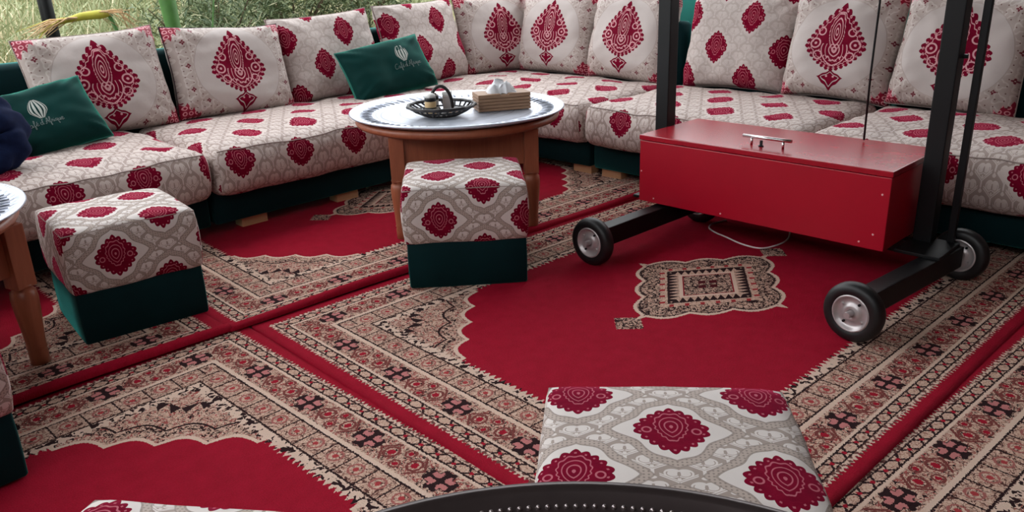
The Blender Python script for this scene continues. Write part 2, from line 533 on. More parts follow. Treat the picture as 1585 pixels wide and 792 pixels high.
def rbox(w, d, h, r, nx, ny, nzs, deform=None, z0=0.0):
    """rounded cuboid with metre uvs unfolded from its top; base at z0"""
    mb = MB(); key = {}
    hw, hd = w / 2, d / 2
    def vert(p):
        q = Vector((max(-hw + r, min(hw - r, p[0])), max(-hd + r, min(hd - r, p[1])), max(r, min(h - r, p[2]))))
        dv = Vector(p) - q
        if dv.length > 1e-9: q = q + dv.normalized() * r
        k = (round(p[0], 5), round(p[1], 5), round(p[2], 5))
        if k not in key:
            key[k] = len(mb.v)
            t = tuple(q)
            if deform: t = deform(*t)
            mb.v.append((t[0], t[1], t[2] + z0))
        return key[k]
    def grid(n, half):
        ts = []
        for i in range(n + 1):
            t = -1 + 2 * i / n
            ts.append(t * half)
        # denser near the edges
        if n >= 4:
            ts[1] = -half + r * 0.45; ts[-2] = half - r * 0.45
        return ts
    gx, gy = grid(nx, hw), grid(ny, hd)
    gz = [hh + h / 2 for hh in grid(nzs, h / 2)]
    def quad(ps, uvs): mb.face([vert(p) for p in ps], uvs)
    for i in range(nx):
        for j in range(ny):
            a, b, c_, d_ = gx[i], gx[i + 1], gy[j], gy[j + 1]
            quad(((a, c_, h), (b, c_, h), (b, d_, h), (a, d_, h)), ((a, c_), (b, c_), (b, d_), (a, d_)))
            quad(((a, d_, 0), (b, d_, 0), (b, c_, 0), (a, c_, 0)), ((a, d_), (b, d_), (b, c_), (a, c_)))
    for k in range(nzs):
        e, f = gz[k], gz[k + 1]
        for i in range(nx):
            a, b = gx[i], gx[i + 1]
            quad(((a, -hd, e), (b, -hd, e), (b, -hd, f), (a, -hd, f)), ((a, -hd - h + e), (b, -hd - h + e), (b, -hd - h + f), (a, -hd - h + f)))
            quad(((b, hd, e), (a, hd, e), (a, hd, f), (b, hd, f)), ((b, hd + h - e), (a, hd + h - e), (a, hd + h - f), (b, hd + h - f)))
        for j in range(ny):
            a, b = gy[j], gy[j + 1]
            quad(((-hw, b, e), (-hw, a, e), (-hw, a, f), (-hw, b, f)), ((-hw - h + e, b), (-hw - h + e, a), (-hw - h + f, a), (-hw - h + f, b)))
            quad(((hw, a, e), (hw, b, e), (hw, b, f), (hw, a, f)), ((hw + h - e, a), (hw + h - e, b), (hw + h - f, b), (hw + h - f, a)))
    return mb

def shift_uv(mb, du, dv):
    mb.uv = [None if u is None else tuple((a + du, b + dv) for a, b in u) for u in mb.uv]
    return mb

# ------------------------------------------------------------------ the place: floor and parapet; roof, other walls and ground plane added for the light
tag(MB().box((1.6, 1.3, -0.06), (6.6, 7.0, 0.12)).build('floor', FLOORM), 'grey cement floor slab under the carpets', 'floor', kind='structure')
tag(MB().box((2.0, 0.85, 3.26), (5.8, 6.3, 0.12)).build('shade_roof', CEIL), 'unseen roof slab added to shade the seating terrace', 'shade_roof', kind='structure')  # out of frame; added to shade the terrace, edges set by the light
def stripes():
    m, b = begin('striped_wall_cloth')
    x, y, z, vec = coords('Object')
    c = col((y > 1.26), lin(168, 40, 92), lin(226, 190, 60))
    c = col((y > 1.305), c, lin(30, 124, 112))
    c = col((y > 3.50), c, lin(226, 190, 60))
    c = col((y > 3.56), c, lin(190, 44, 104))
    c = col((y < 0.35), c, lin(30, 124, 112))
    c = col((y < -0.8), c, lin(168, 40, 92))
    finish(b, c, 0.85, nois(vec, 120, 2), 0.002, 0.4)
    return m
tag(MB().box((2, 3, -0.16), (60, 60, 0.06)).build('ground', SOIL), 'unseen ground plane added around the terrace to block light from below', 'ground', kind='structure')  # added plane, stops sky light arriving from below the horizon
wall_r = MB().box((4.82, 1.2, 0.52), (0.12, 7.0, 1.04)).build('wall_right', stripes())
tag(wall_r, 'low parapet wall hung with teal, yellow and pink striped cloth', 'wall', kind='structure')
tag(MB().box((4.82, -0.6, 2.12), (0.12, 3.4, 2.16)).build('shade_wall_right', SHADE_WALL), 'unseen wall added above the right end of the parapet to block light', 'wall', kind='structure')  # added out of frame to close part of the right opening to light
tag(MB().box((1.6, -2.25, 1.6), (6.6, 0.12, 3.2)).build('shade_wall_front', SHADE_WALL), 'unseen wall added opposite the garden to keep light off that side', 'wall', kind='structure')  # added out of frame so faces towards it stay dark
tag(MB().box((-1.4, 0.65, 1.0), (0.12, 5.9, 2.0)).build('shade_wall_left', SHADE_WALL), 'unseen lower wall added at the left to block light, open above', 'wall', kind='structure')  # added out of frame; makes the light from the left more directional

# ------------------------------------------------------------------ carpets
HX, HY = 1.33, 0.915
def carpet(name, cx, cy, rz, z, shift, label, lift=False):
    root_mat = carpet_mat('carpet_' + str(shift), HX, HY, shift * 3.7)
    mb = MB(); nx, ny = 120, 84
    th = 0.010
    ys = [-HY + 2 * HY * j / ny for j in range(ny + 1)]
    if lift:
        ys = [-HY + 0.012 * j for j in range(11)] + [-HY + 0.132 + (2 * HY - 0.132) * j / (ny - 11) for j in range(ny - 10)]
    W = len(ys)
    def zz(x, y):
        h = z + th + 0.0025 * nz(x + shift, y, 0.3, 2.2)
        e = y + HY
        if lift:
            k = 0.55 + 0.75 * abs(nz(x + shift * 2, 0.2, 0.7, 1.3)) + 0.25 * math.sin(x * 4 + shift)
            h += 0.024 * k * math.exp(-((e - 0.022) / 0.022) ** 2) + 0.006 * math.exp(-(e / 0.12))
        return h
    for i in range(nx + 1):
        x = -HX + 2 * HX * i / nx
        for y in ys:
            e = y + HY
            wy = 0.010 * nz(x + shift, 0.1, 2.0, 2.0) if lift and e < 0.1 else 0.0
            mb.v.append((x, y + wy, zz(x, y)))
    for i in range(nx):
        for j in range(W - 1):
            a = i * W + j
            mb.face((a, a + W, a + W + 1, a + 1))
    # bound edge down to the floor below
    per = [i * W for i in range(nx + 1)] + [nx * W + j for j in range(1, W)] + [i * W + W - 1 for i in range(nx - 1, -1, -1)] + [j for j in range(W - 2, 0, -1)]
    o = len(mb.v)
    for p in per:
        v = mb.v[p]; mb.v.append((v[0], v[1] + 0.0, v[2] - th - 0.002))
    n = len(per)
    for k in range(n):
        k2 = (k + 1) % n
        mb.face((per[k], per[k2], o + k2, o + k))
    ob = mb.build(name, root_mat)
    ob.location = (cx, cy, 0); ob.rotation_euler = (0, 0, rz)
    return tag(ob, label, 'carpet', 'red oriental carpets laid edge to edge')
RZ = math.radians(-3.2)
carpet('carpet', 2.425, 1.455, math.radians(-1.8), 0.004, 1, 'red oriental carpet with cream medallion under the wheeled cart')
carpet('carpet', -0.200, 1.53, math.radians(1.0), 0.000, 2, 'red oriental carpet between the foreground stools, left of the lengthwise red seam')
carpet('carpet', 2.42, 3.275, math.radians(-2.4), 0.007, 3, 'red oriental carpet under the round table by the corner seating', True)
carpet('carpet', -0.262, 3.345, math.radians(-0.5), 0.007, 4, 'red oriental carpet with rucked edge under the leftmost seating stool', True)
carpet('carpet', 2.40, -0.355, math.radians(-4.0), 0.000, 5, 'red oriental carpet at the lower right beyond the red seam')

# ------------------------------------------------------------------ built-in seating
def sofa_base(label, cx, cy, rz, length, feet):
    t = thing('sofa_base', label, 'sofa', (cx, cy, 0), rz, 'teal velvet sofa bases')
    D = 0.86
    rbox(length - 0.012, D, 0.165, 0.02, 6, 4, 4, None, 0.062).build('plinth', VELVET, t).location = (0, D / 2, 0)
    def bulge(x, y, z):
        return (x, y - 0.012 * math.sin(PI * min(1, max(0, z / 0.55))), z)
    rbox(length - 0.02, 0.13, 0.55, 0.055, 10, 6, 10, bulge, 0.225).build('backrest', VELVET, t).location = (0, D + 0.075, 0)
    for fx in feet:
        f = MB().box((0, 0, 0.036), (0.13, 0.07, 0.05), 0, 0.003).build('wooden_foot', WOOD_PALE, t)
        f.location = (fx, 0.07, 0)
        g = MB().box((0, 0, 0.036), (0.13, 0.07, 0.05), 0, 0.003).build('wooden_foot', WOOD_PALE, t)
        g.location = (fx, 0.75, 0)
    return t
def mattress(label, cx, cy, rz, length, depth=0.86, u0=0.0, v0=0.0, seed=0, sag=0.0):
    t = thing('seat_mattress', label, 'mattress', (cx, cy, 0), rz, 'damask covered seat mattresses')
    H = 0.225
    def de(x, y, z):
        e = min(length / 2 - abs(x), depth / 2 - abs(y))
        k = max(0.0, min(1.0, e / 0.25))
        zz = z + (0.018 * k + 0.012 * nz(x + seed, y, 0, 3.0) + 0.006 * nz(x + seed, y, 4, 9.0)) * (1 if z > 0.1 else 0)
        zz += 0.008 * nz(x * 2 + seed, y * 2, 1.0, 5) * (z / H)
        if z < 0.06: zz += 0.008 * nz(x + seed, 5.0, 0, 6.0)
        yy = y
        if y < -depth / 2 + 0.09:
            yy = y - 0.022 * math.sin(PI * max(0, min(1, z / H))) + 0.010 * nz(x + seed, 0, z * 2, 5.0)
        return (x, yy, zz)
    mb = rbox(length - 0.006, depth, H, 0.055, max(20, int(length * 34)), 24, 9, de, 0.195)
    shift_uv(mb, u0, v0)
    mb.build('cover', FAB_SOFA, t)
    # sewn seam along the front upper edge
    pts = []
    N = 60
    for i in range(N + 1):
        x = -length / 2 + 0.03 + (length - 0.06) * i / N
        p = de(x, -depth / 2 + 0.012, H - 0.016)
        pts.append((p[0], p[1] - 0.002, p[2] + 0.195))
    MB().tube(pts, 0.0028, 6).build('piping', PIPING, t)
    return t
# garden-side run: local x = +X, front = -Y ; wall-side run: rotated -90 deg
YF, XF = 3.42, 3.36
sofa_base('teal velvet sofa base behind the left stool, garden side', 0.53, YF, 0, 1.93, (-0.7, 0.55))
sofa_base('long teal velvet sofa base behind the round table, garden side', 2.43, YF, 0, 1.86, (-0.72, -0.2, 0.7))
sofa_base('teal velvet sofa base at the corner, beside the round table', XF, 3.53, -PI / 2, 1.50, (0.66, -0.3))
sofa_base('teal velvet sofa base hidden partly by the red chest', XF, 2.165, -PI / 2, 1.21, (-0.50, 0.5))
sofa_base('teal velvet sofa base at the far right behind the wheels', XF, 0.88, -PI / 2, 1.34, (-0.30, 0.35))
DY = 0.40
mattress('damask seat mattress under the balloon pillow at the far left', 0.53, YF + DY - 0.045, 0, 1.93, u0=0.23, v0=0.0, seed=1)
mattress('long damask seat mattress behind the round table', 2.43, YF + DY - 0.045, 0, 1.86, u0=0.21, v0=0.0, seed=9)
mattress('damask corner seat mattress to the right of the round table', XF + DY - 0.045, 3.53, -PI / 2, 1.50, u0=0.03, seed=17)
mattress('damask seat mattress behind the red chest', XF + DY - 0.045, 2.165, -PI / 2, 1.21, u0=0.05, seed=23)
mattress('damask seat mattress at the far right behind the thick post', XF + DY - 0.045, 0.88, -PI / 2, 1.34, u0=0.11, seed=31)

# ------------------------------------------------------------------ cushions
def pillow_mesh(w, h, T, seed, n=30, pinch=0.055, wr=1.0, power=0.46):
    """two puffed faces meeting in a seam; local x = width, z = height, front = -y"""
    mb = MB(); seam = []
    def pos(s, t, side):
        x = w / 2 * s * (1 - pinch * (1 - t * t) * abs(s) ** 3)
        z = h / 2 * t * (1 - pinch * 1.2 * (1 - s * s) * abs(t) ** 3)
        k = max(0.0, (1 - s ** 4) * (1 - t ** 4)) ** power
        sagk = 1.0 - 0.18 * t
        y = T / 2 * k * sagk
        # folds running in from the corners and edges
        cr = math.exp(-((1 - abs(s)) ** 2 + (1 - abs(t)) ** 2) / 0.22)
        fold = math.sin((abs(s) - abs(t)) * 17 + seed) * 0.010 * cr
        rum = 0.016 * nz(x + seed, z, side * 3.0, 5.0) + 0.006 * nz(x + seed, z * 1.6, side, 13.0)
        y += (fold + rum) * wr * min(1.0, k * 1.6)
        x += 0.006 * nz(x + seed * 2, z, 1.1, 4.0)
        z += 0.012 * nz(x * 0.8, seed * 2 + z, 2.1, 3.5)
        return (x, side * y, z)
    idx = {}
    for side in (-1, 1):
        for i in range(n + 1):
            for j in range(n + 1):
                s, t = -1 + 2 * i / n, -1 + 2 * j / n
                s = math.sin(s * PI / 2) * 0.55 + s * 0.45; t = math.sin(t * PI / 2) * 0.55 + t * 0.45
                edge = i in (0, n) or j in (0, n)
                k = (i, j, 0 if edge else side)
                if k not in idx:
                    idx[k] = len(mb.v); mb.v.append(pos(s, t, side))
    g = lambda i, j, side: idx[(i, j, 0 if (i in (0, n) or j in (0, n)) else side)]
    for side in (-1, 1):
        for i in range(n):
            for j in range(n):
                q = [g(i, j, side), g(i + 1, j, side), g(i + 1, j + 1, side), g(i, j + 1, side)]
                mb.face(q if side < 0 else q[::-1])
    per = [(i, 0) for i in range(n)] + [(n, j) for j in range(n)] + [(i, n) for i in range(n, 0, -1)] + [(0, j) for j in range(n, 0, -1)]
    seam = [mb.v[g(i, j, 1)] for i, j in per]
    return mb, seam
def cushion(label, fab, bx, by, rz, w=0.63, h=0.53, T=0.20, lean=14, roll=0.0, seed=1, pipe=None, zb=0.405, wr=1.0, name='throw_cushion', group='damask back cushions along the seating'):
    """bx, by: where the middle of its lower edge rests; rz: facing (0 = towards -Y)"""
    L = math.radians(lean)
    t = thing(name, label, 'cushion', (bx, by, zb), rz, group)
    up = h / 2 * math.cos(L); back = h / 2 * math.sin(L)
    M = Matrix.Rotation(rz, 3, 'Z')
    off = M @ Vector((0, back, 0))
    t.location = (bx + off.x, by + off.y, zb + up)
    t.rotation_euler = (-L, math.radians(roll), rz)
    mb, seam = pillow_mesh(w, h, T * 1.1, seed, wr=wr * 1.35)
    mb.build('cover', fab, t)
    MB().tube(seam, 0.0038, 6, True).build('piping', pipe or PIPING, t)
    return t
# garden side, left to right
cushion('damask cushion with large medallion behind the left green balloon pillow', FAB_GRAND, 1.39, 4.13, 0, 0.64, 0.50, 0.19, 15, -2, 3)
cushion('damask cushion with large medallion and dark upper piping, garden side', FAB_GRAND, 2.06, 4.13, 0, 0.66, 0.48, 0.19, 16, 3.0, 11, PIPE_DARK)
cushion('small-medallion damask cushion to the left of the slanted green pillow', FAB_CUSH, 2.69, 4.15, math.radians(-4), 0.65, 0.50, 0.18, 16, -3, 17)
cushion('small-medallion damask cushion behind the slanted green pillow', FAB_CUSH, 3.40, 4.15, math.radians(3), 0.66, 0.53, 0.19, 15, -1, 23)
cushion('damask cushion with large medallion tucked into the sofa corner', FAB_GRAND, 3.99, 4.10, math.radians(-14), 0.60, 0.53, 0.19, 13, 0, 29)
# wall side, from the corner towards the right
RR = -PI / 2
cushion('damask cushion with large medallion, first from corner on the wall side', FAB_GRAND, 4.16, 3.76, RR + math.radians(6), 0.61, 0.55, 0.22, 12, 1, 37)
cushion('damask cushion with large medallion just left of the thin cart post', FAB_GRAND, 4.14, 3.13, RR + math.radians(2), 0.60, 0.55, 0.22, 12, 2, 41)
cushion('small-medallion damask cushion above the red chest', FAB_CUSH, 4.17, 2.40, RR + math.radians(4), 0.64, 0.55, 0.22, 12, 1, 47)
cushion('damask cushion with large medallion beside the hanging black cord', FAB_GRAND, 4.13, 1.80, RR + math.radians(3), 0.56, 0.56, 0.22, 12, 2, 53)
cushion('damask cushion with large medallion partly behind the thick cart post', FAB_GRAND, 4.11, 1.24, RR, 0.57, 0.55, 0.22, 13, 4, 59)
cushion('damask cushion cut off by the right frame edge', FAB_GRAND, 4.11, 0.62, RR, 0.58, 0.55, 0.22, 13, 0, 61)

# ---- green velvet pillows with embroidered balloon and lettering
GL = {  # cursive strokes, unit = x-height 1
 'C': [[(1.5, 1.75), (1.1, 2.05), (0.5, 1.7), (0.1, 0.9), (0.2, 0.15), (0.7, -0.05), (1.3, 0.3)]],
 'a': [[(0.85, 0.8), (0.5, 1.0), (0.12, 0.6), (0.2, 0.08), (0.6, 0.1), (0.85, 0.7), (0.8, 0.1), (1.1, 0.12)]],
 'f': [[(0.0, 0.3), (0.5, 1.3), (0.75, 2.1), (0.5, 2.2), (0.3, 1.2), (0.15, -0.9), (0.4, -0.8), (0.4, 0.1), (0.8, 0.3)]],
 'e': [[(0.1, 0.45), (0.6, 0.6), (0.6, 0.95), (0.25, 0.9), (0.1, 0.35), (0.4, 0.0), (0.9, 0.25)], [(0.4, 1.25), (0.7, 1.55)]],
 'x': [[(0.1, 0.45), (0.6, 0.6), (0.6, 0.95), (0.25, 0.9), (0.1, 0.35), (0.4, 0.0), (0.9, 0.25)]],
 'd': [[(0.8, 0.8), (0.4, 0.95), (0.1, 0.5), (0.25, 0.05), (0.65, 0.2), (1.0, 2.1), (0.85, 0.1), (1.1, 0.15)]],
 "'": [[(0.15, 2.1), (0.05, 1.7)]],
 'A': [[(0.0, 0.1), (0.35, 0.0), (1.1, 2.2), (1.15, 0.0)], [(0.3, 0.8), (1.4, 0.85)]],
 'r': [[(0.0, 0.2), (0.25, 1.0), (0.5, 0.9), (0.45, 0.1), (0.75, 0.2)]],
 'i': [[(0.1, 0.8), (0.1, 0.1), (0.4, 0.2)], [(0.16, 1.25), (0.2, 1.35)]],
 'q': [[(0.8, 0.8), (0.4, 1.0), (0.1, 0.55), (0.3, 0.1), (0.75, 0.6), (0.75, -1.0), (0.95, -0.7)]],
 'u': [[(0.05, 0.9), (0.1, 0.15), (0.5, 0.15), (0.65, 0.9), (0.65, 0.1), (0.9, 0.2)]],
 ' ': [],
}
ADV = {'C': 1.5, 'a': 1.15, 'f': 0.75, 'e': 0.9, 'x': 0.9, 'd': 1.15, "'": 0.35, 'A': 1.4, 'r': 0.75, 'i': 0.45, 'q': 1.0, 'u': 0.95, ' ': 0.45}
def smooth_path(p, k=4):
    out = []
    P = [p[0]] + list(p) + [p[-1]]
    for i in range(1, len(P) - 2):
        for j in range(k):
            t = j / k
            c = []
            for a in range(2):
                p0, p1, p2, p3 = P[i - 1][a], P[i][a], P[i + 1][a], P[i + 2][a]
                c.append(0.5 * (2 * p1 + (p2 - p0) * t + (2 * p0 - 5 * p1 + 4 * p2 - p3) * t * t + (3 * p1 - p0 - 3 * p2 + p3) * t ** 3))
            out.append(tuple(c))
    out.append(p[-1]); return out
def green_pillow(label, w, h, T, seed, bx, by, rz, lean, roll, ex, ez, sc, zb=0.42):
    t = cushion(label, VELVET_P, bx, by, rz, w, h, T, lean, roll, seed, PIPE_GREEN, zb, 0.8, 'velvet_pillow', 'green velvet pillows with balloon embroidery')
    me = [c for c in t.children if c.name.startswith('cover')][0].data
    front = [v.co for v in me.vertices]
    def surf(x, z):
        best, ws = 0.0, 0.0
        for c in front:
            if c.y < 0:
                dd = (c.x - x) ** 2 + (c.z - z) ** 2
                if dd < 0.0016:
                    k = 1 / (dd + 1e-6); best += c.y * k; ws += k
        return (best / ws if ws else -T / 2) - 0.0012
    # balloon: vertical gores narrowing to the basket
    b = thing_part('embroidered_balloon', t)
    for g in range(6):
        mb = MB(); a0, a1 = -1 + g / 3 + 0.05, -1 + (g + 1) / 3 - 0.09
        rows = 9; prev = None
        for k in range(rows + 1):
            q = k / rows
            half = math.sin(PI * (0.16 + 0.80 * q)) ** 0.75 * 0.5 * (1.0 if q > 0.35 else 0.45 + q * 1.57)
            zz = ez + sc * (q * 1.25)
            pr = []
            for a in (a0, a1):
                xx = ex + sc * half * math.sin(a * PI / 2)
                pr.append((xx, surf(xx, zz), zz))
            o = len(mb.v); mb.v += pr
            if k: mb.face((o - 2, o - 1, o + 1, o))
        o = len(mb.v); base = list(mb.v)
        mb.v += [(x, y + 0.0011, z) for x, y, z in base]
        n = len(base)
        mb.f += [tuple(i + n for i in f[::-1]) for f in mb.f[:]]; mb.uv += [None] * rows; mb.sm += [True] * rows
        mb.build('gore', THREAD, b)
    k = sc * 0.17
    mb = MB()
    x0 = ex - sc * 0.95
    if 'left' in label: x0 = ex - sc * 1.1
    z0 = ez - sc * 0.42
    for ch in "Cafe d'Afriqux":
        for st in GL[ch]:
            pts = [(x0 + px * k, surf(x0 + px * k, z0 + pz * k), z0 + pz * k) for px, pz in smooth_path(st)]
            mb.tube(pts, 0.0011, 5)
        x0 += ADV[ch] * k
    lt = mb.build('embroidered_lettering', THREAD_D, t)
    lt['label'] = 'thin silver cursive lettering below the balloon'
    return t
def thing_part(name, parent):
    o = bpy.data.objects.new(name, None); COL.objects.link(o); o.parent = parent
    o.empty_display_size = 0.02
    return o
green_pillow('green velvet pillow with white balloon, far left beside the navy jacket', 0.44, 0.32, 0.15, 71, 1.06, 3.86, math.radians(2), 34, -8, -0.03, -0.02, 0.075)
green_pillow('green velvet pillow leaning behind the round table', 0.56, 0.33, 0.15, 83, 2.90, 3.86, math.radians(-4), 28, -7, 0.08, -0.0, 0.085)

# ------------------------------------------------------------------ stools
def stool(label, cx, cy, rz, s=0.43, d=None, h=0.40, seed=0, u0=0.0, v0=0.0):
    d = d or s
    t = thing('stool', label, 'stool', (cx, cy, 0), rz, 'square damask stools with teal bases')
    rbox(s - 0.012, d - 0.012, 0.20, 0.018, 8, 8, 5, None, 0.012).build('base', VELVET, t)
    H = h - 0.185
    def de(x, y, z):
        k = max(0.0, 1 - (2 * x / s) ** 2) * max(0.0, 1 - (2 * y / d) ** 2)
        zz = z + (0.016 * k ** 0.5 if z > H * 0.6 else 0.0) + 0.004 * nz(x + seed, y, z, 7) * (z / H)
        b = math.sin(PI * max(0, min(1, z / H)))
        return (x * (1 + 0.022 * b) + 0.003 * nz(x, y + seed, z, 9), y * (1 + 0.022 * b) + 0.003 * nz(x + seed, y, z, 9), zz + (0.004 * nz(x + seed, y, 3, 8) if z < 0.03 else 0))
    mb = rbox(s, d, H, 0.022, 22, 22, 10, de, 0.185)
    shift_uv(mb, u0, v0)
    mb.build('padded_cover', FAB_STOOL, t)
    pts = []
    for a, b_, n in (((-1, -1), (1, -1), 20), ((1, -1), (1, 1), 20), ((1, 1), (-1, 1), 20), ((-1, 1), (-1, -1), 20)):
        for i in range(n):
            q = i / n
            x = (a[0] + (b_[0] - a[0]) * q) * (s / 2 - 0.007); y = (a[1] + (b_[1] - a[1]) * q) * (d / 2 - 0.007)
            p = de(x, y, H - 0.006)
            pts.append((p[0], p[1], p[2] + 0.1855 - 0.004))
    MB().tube(pts, 0.0026, 6, True).build('piping', PIPING, t)
    return t
stool('square damask stool in front of the round table', 1.985, 2.27, math.radians(-41), 0.455, 0.44, 0.395, 2, -0.065, 0.0)
stool('square damask stool beside the turned leg at the left', 0.905, 2.85, math.radians(-6), 0.42, 0.41, 0.395, 5, 0.06, 0.09)
stool('square damask stool in the foreground behind the beaded dark tray', 0.965, 0.625, math.radians(-51), 0.44, 0.43, 0.395, 8)
stool('damask stool cut off by the bottom frame edge at the left', 0.225, 0.925, math.radians(-54), 0.42, 0.42, 0.395, 11, 0.0, 0.03)
stool('damask stool cut off by the left frame edge', 0.13, 2.225, 0, 0.42, 0.42, 0.395, 14, -0.10, 0.12)

# ------------------------------------------------------------------ tables and trays
def table(label, cx, cy, legrot, R=0.45, lr=0.40, H=0.505):
    t = thing('round_table', label, 'table', (cx, cy, 0), 0, 'round wooden tables')
    MB().lathe([(0, H - 0.04), (R - 0.03, H - 0.04), (R - 0.008, H - 0.032), (R, H - 0.02), (R - 0.006, H - 0.004), (R - 0.015, H), (0, H)], 64).build('table_top', WOOD, t)
    for k in range(4):
        a = legrot + k * PI / 2
        x, y = lr * math.cos(a), lr * math.sin(a)
        lg = MB().box((0, 0, 0.37), (0.062, 0.062, 0.195), a + PI / 4, 0.003)
        lg.lathe([(0.022, 0.013), (0.027, 0.016), (0.0285, 0.06), (0.0265, 0.066), (0.030, 0.072), (0.0275, 0.08), (0.030, 0.12), (0.036, 0.19), (0.0385, 0.235), (0.036, 0.258), (0.026, 0.268), (0.033, 0.274), (0.033, 0.28)], 20)
        lo = lg.build('leg', WOOD, t); lo.location = (x, y, 0)
        # apron board to the next leg
        a2 = a + PI / 2
        mx_, my_ = (x + lr * math.cos(a2)) / 2, (y + lr * math.sin(a2)) / 2
        ln = lr * math.sqrt(2) - 0.06
        ap = MB().box((0, 0, 0), (ln, 0.02, 0.15), 0, 0.002).build('apron_board', WOOD, t)
        ap.location = (mx_, my_, 0.39); ap.rotation_euler = (0, 0, a + 3 * PI / 4)
    return t
def silver_tray(label, cx, cy, z, R):
    t = thing('metal_tray', label, 'tray', (cx, cy, z), 0, 'engraved silver trays')
    k = R / 0.48
    MB().lathe([(0, 0.002), (0.345 * k, 0.002), (0.352 * k, 0.004), (0.36 * k, 0.006), (0.37 * k, 0.004), (0.44 * k, 0.010), (0.462 * k, 0.020), (0.474 * k, 0.024), (0.480 * k, 0.022), (0.482 * k, 0.017), (0.478 * k, 0.013), (0.46 * k, 0.009), (0.44 * k, 0.0005), (0, 0.0005)], 96).build('plate', TRAY, t)
    # embossed ribs on the sloping rim, one joined part
    mb = MB()
    for i in range(72):
        a = 2 * PI * i / 72
        p0 = Vector((0.382 * k * math.cos(a), 0.382 * k * math.sin(a), 0.0055)); p1 = Vector((0.435 * k * math.cos(a + 0.02), 0.435 * k * math.sin(a + 0.02), 0.0105))
        mb.tube([p0, (p0 + p1) / 2 + Vector((0, 0, 0.0015)), p1], [0.002, 0.0042, 0.002], 6)
    r = mb.build('embossed_ribs', TRAY, t); r['kind'] = 'stuff'
    return t
table('round wooden table with turned legs before the corner seating', 2.435, 2.80, math.radians(-82), 0.462, 0.405)
silver_tray('engraved silver tray holding the condiment basket and tissue box', 2.435, 2.80, 0.506, 0.485)
table('round wooden table cut off by the left frame edge', 0.175, 2.83, math.radians(-24), 0.44, 0.405)
silver_tray('empty engraved silver tray at the left frame edge', 0.175, 2.83, 0.506, 0.465)
table('round wooden table under the dark beaded tray, bottom frame edge', 0.255, 0.20, math.radians(100), 0.46, 0.36, 0.52)
ft = thing('metal_tray', 'large dark bronze tray with beaded rim, bottom foreground', 'tray', (0.255, 0.20, 0.521))
MB().lathe([(0, 0.002), (0.43, 0.002), (0.445, 0.004), (0.488, 0.017), (0.498, 0.026), (0.506, 0.030), (0.514, 0.029), (0.517, 0.024), (0.514, 0.019), (0.50, 0.014), (0.45, 0.0005), (0, 0.0005)], 160).build('plate', TRAY_DARK, ft)
mb = MB()
for i in range(270):
    a = 2 * PI * i / 270
    c = (0.482 * math.cos(a), 0.482 * math.sin(a), 0.0165)
    mb.lathe([(0.0001, 0.0035), (0.0022, 0.0027), (0.0034, 0.0), (0.0025, -0.002)], 6, c)
bd = mb.build('rim_beads', BEAD, ft); bd['kind'] = 'stuff'

# ---- on the round table: basket, shakers, tissue box
TZ = 0.5095
def ring(r, z, n=48, wob=0.0, k=12):
    return [((r + wob * math.sin(k * 2 * PI * i / n)) * math.cos(2 * PI * i / n), (r + wob * math.sin(k * 2 * PI * i / n)) * math.sin(2 * PI * i / n), z) for i in range(n)]
BX, BY = 2.30, 2.75
bk = thing('condiment_basket', 'black openwork basket with arched handle on the silver tray', 'basket', (BX, BY, TZ + 0.001))
MB().lathe([(0, 0.004), (0.075, 0.004), (0.085, 0.010), (0.080, 0.014), (0, 0.012)], 32).build('floor_plate', WICKER, bk)
for i in range(28):
    a = 2 * PI * i / 28
    MB().tube([(0.08 * math.cos(a), 0.08 * math.sin(a), 0.010), (0.115 * math.cos(a + 0.1), 0.115 * math.sin(a + 0.1), 0.026), (0.145 * math.cos(a + 0.2), 0.145 * math.sin(a + 0.2), 0.046)], 0.0045, 6).build('rib', WICKER, bk)
MB().tube(ring(0.115, 0.027), 0.004, 6, True).build('hoop', WICKER, bk)
MB().tube(ring(0.146, 0.048, 60, 0.003, 15), 0.0075, 8, True).build('rim', WICKER, bk)
hp = []
for i in range(21):
    q = PI * i / 20
    hp.append((0.036 * math.cos(q) * 1.0, -0.036 * math.cos(q), 0.012 + 0.118 * math.sin(q) ** 0.8))
MB().tube(hp, 0.0075, 8).build('handle', WICKER, bk)
def shaker(name, label, x, y, r, h, body, lid, cat='shaker', square=False):
    t = thing(name, label, cat, (x, y, TZ + 0.0145))
    if square: MB().box((0, 0, h * 0.4), (r * 2, r * 2, h * 0.8), 0.6, 0.003).build('body', body, t); MB().box((0, 0, h * 0.9), (r * 2.1, r * 2.1, h * 0.2), 0.6, 0.004).build('lid', lid, t)
    else:
        MB().lathe([(0, 0), (r * 0.95, 0.0), (r, 0.004), (r, h * 0.62), (r * 0.93, h * 0.68)], 24).build('body', body, t)
        MB().lathe([(r * 1.01, h * 0.30), (r * 1.02, h * 0.31), (r * 1.02, h * 0.36), (r * 1.01, h * 0.37)], 24).build('label_band', TIRE, t)
        MB().lathe([(r * 0.98, h * 0.66), (r * 1.03, h * 0.68), (r * 1.03, h * 0.82), (r * 0.98, h * 0.84)], 24).build('collar', TIRE, t)
        MB().lathe([(r * 0.98, h * 0.84), (r * 0.96, h * 0.95), (r * 0.6, h * 1.03), (0, h * 1.04)], 24).build('lid', lid, t)
    return t
shaker('spice_jar', 'spice jar with amber contents and dark collar in the basket', BX - 0.052, BY + 0.010, 0.025, 0.088, GLASS_J, WHITE_P, 'jar')
shaker('salt_shaker', 'square grey shaker with pale cap behind the basket handle', BX + 0.062, BY + 0.030, 0.018, 0.085, STEEL, WHITE_P, 'shaker', True)
shaker('pepper_shaker', 'round white shaker under the basket handle', BX + 0.004, BY + 0.050, 0.019, 0.082, WHITE_P, CHROME)
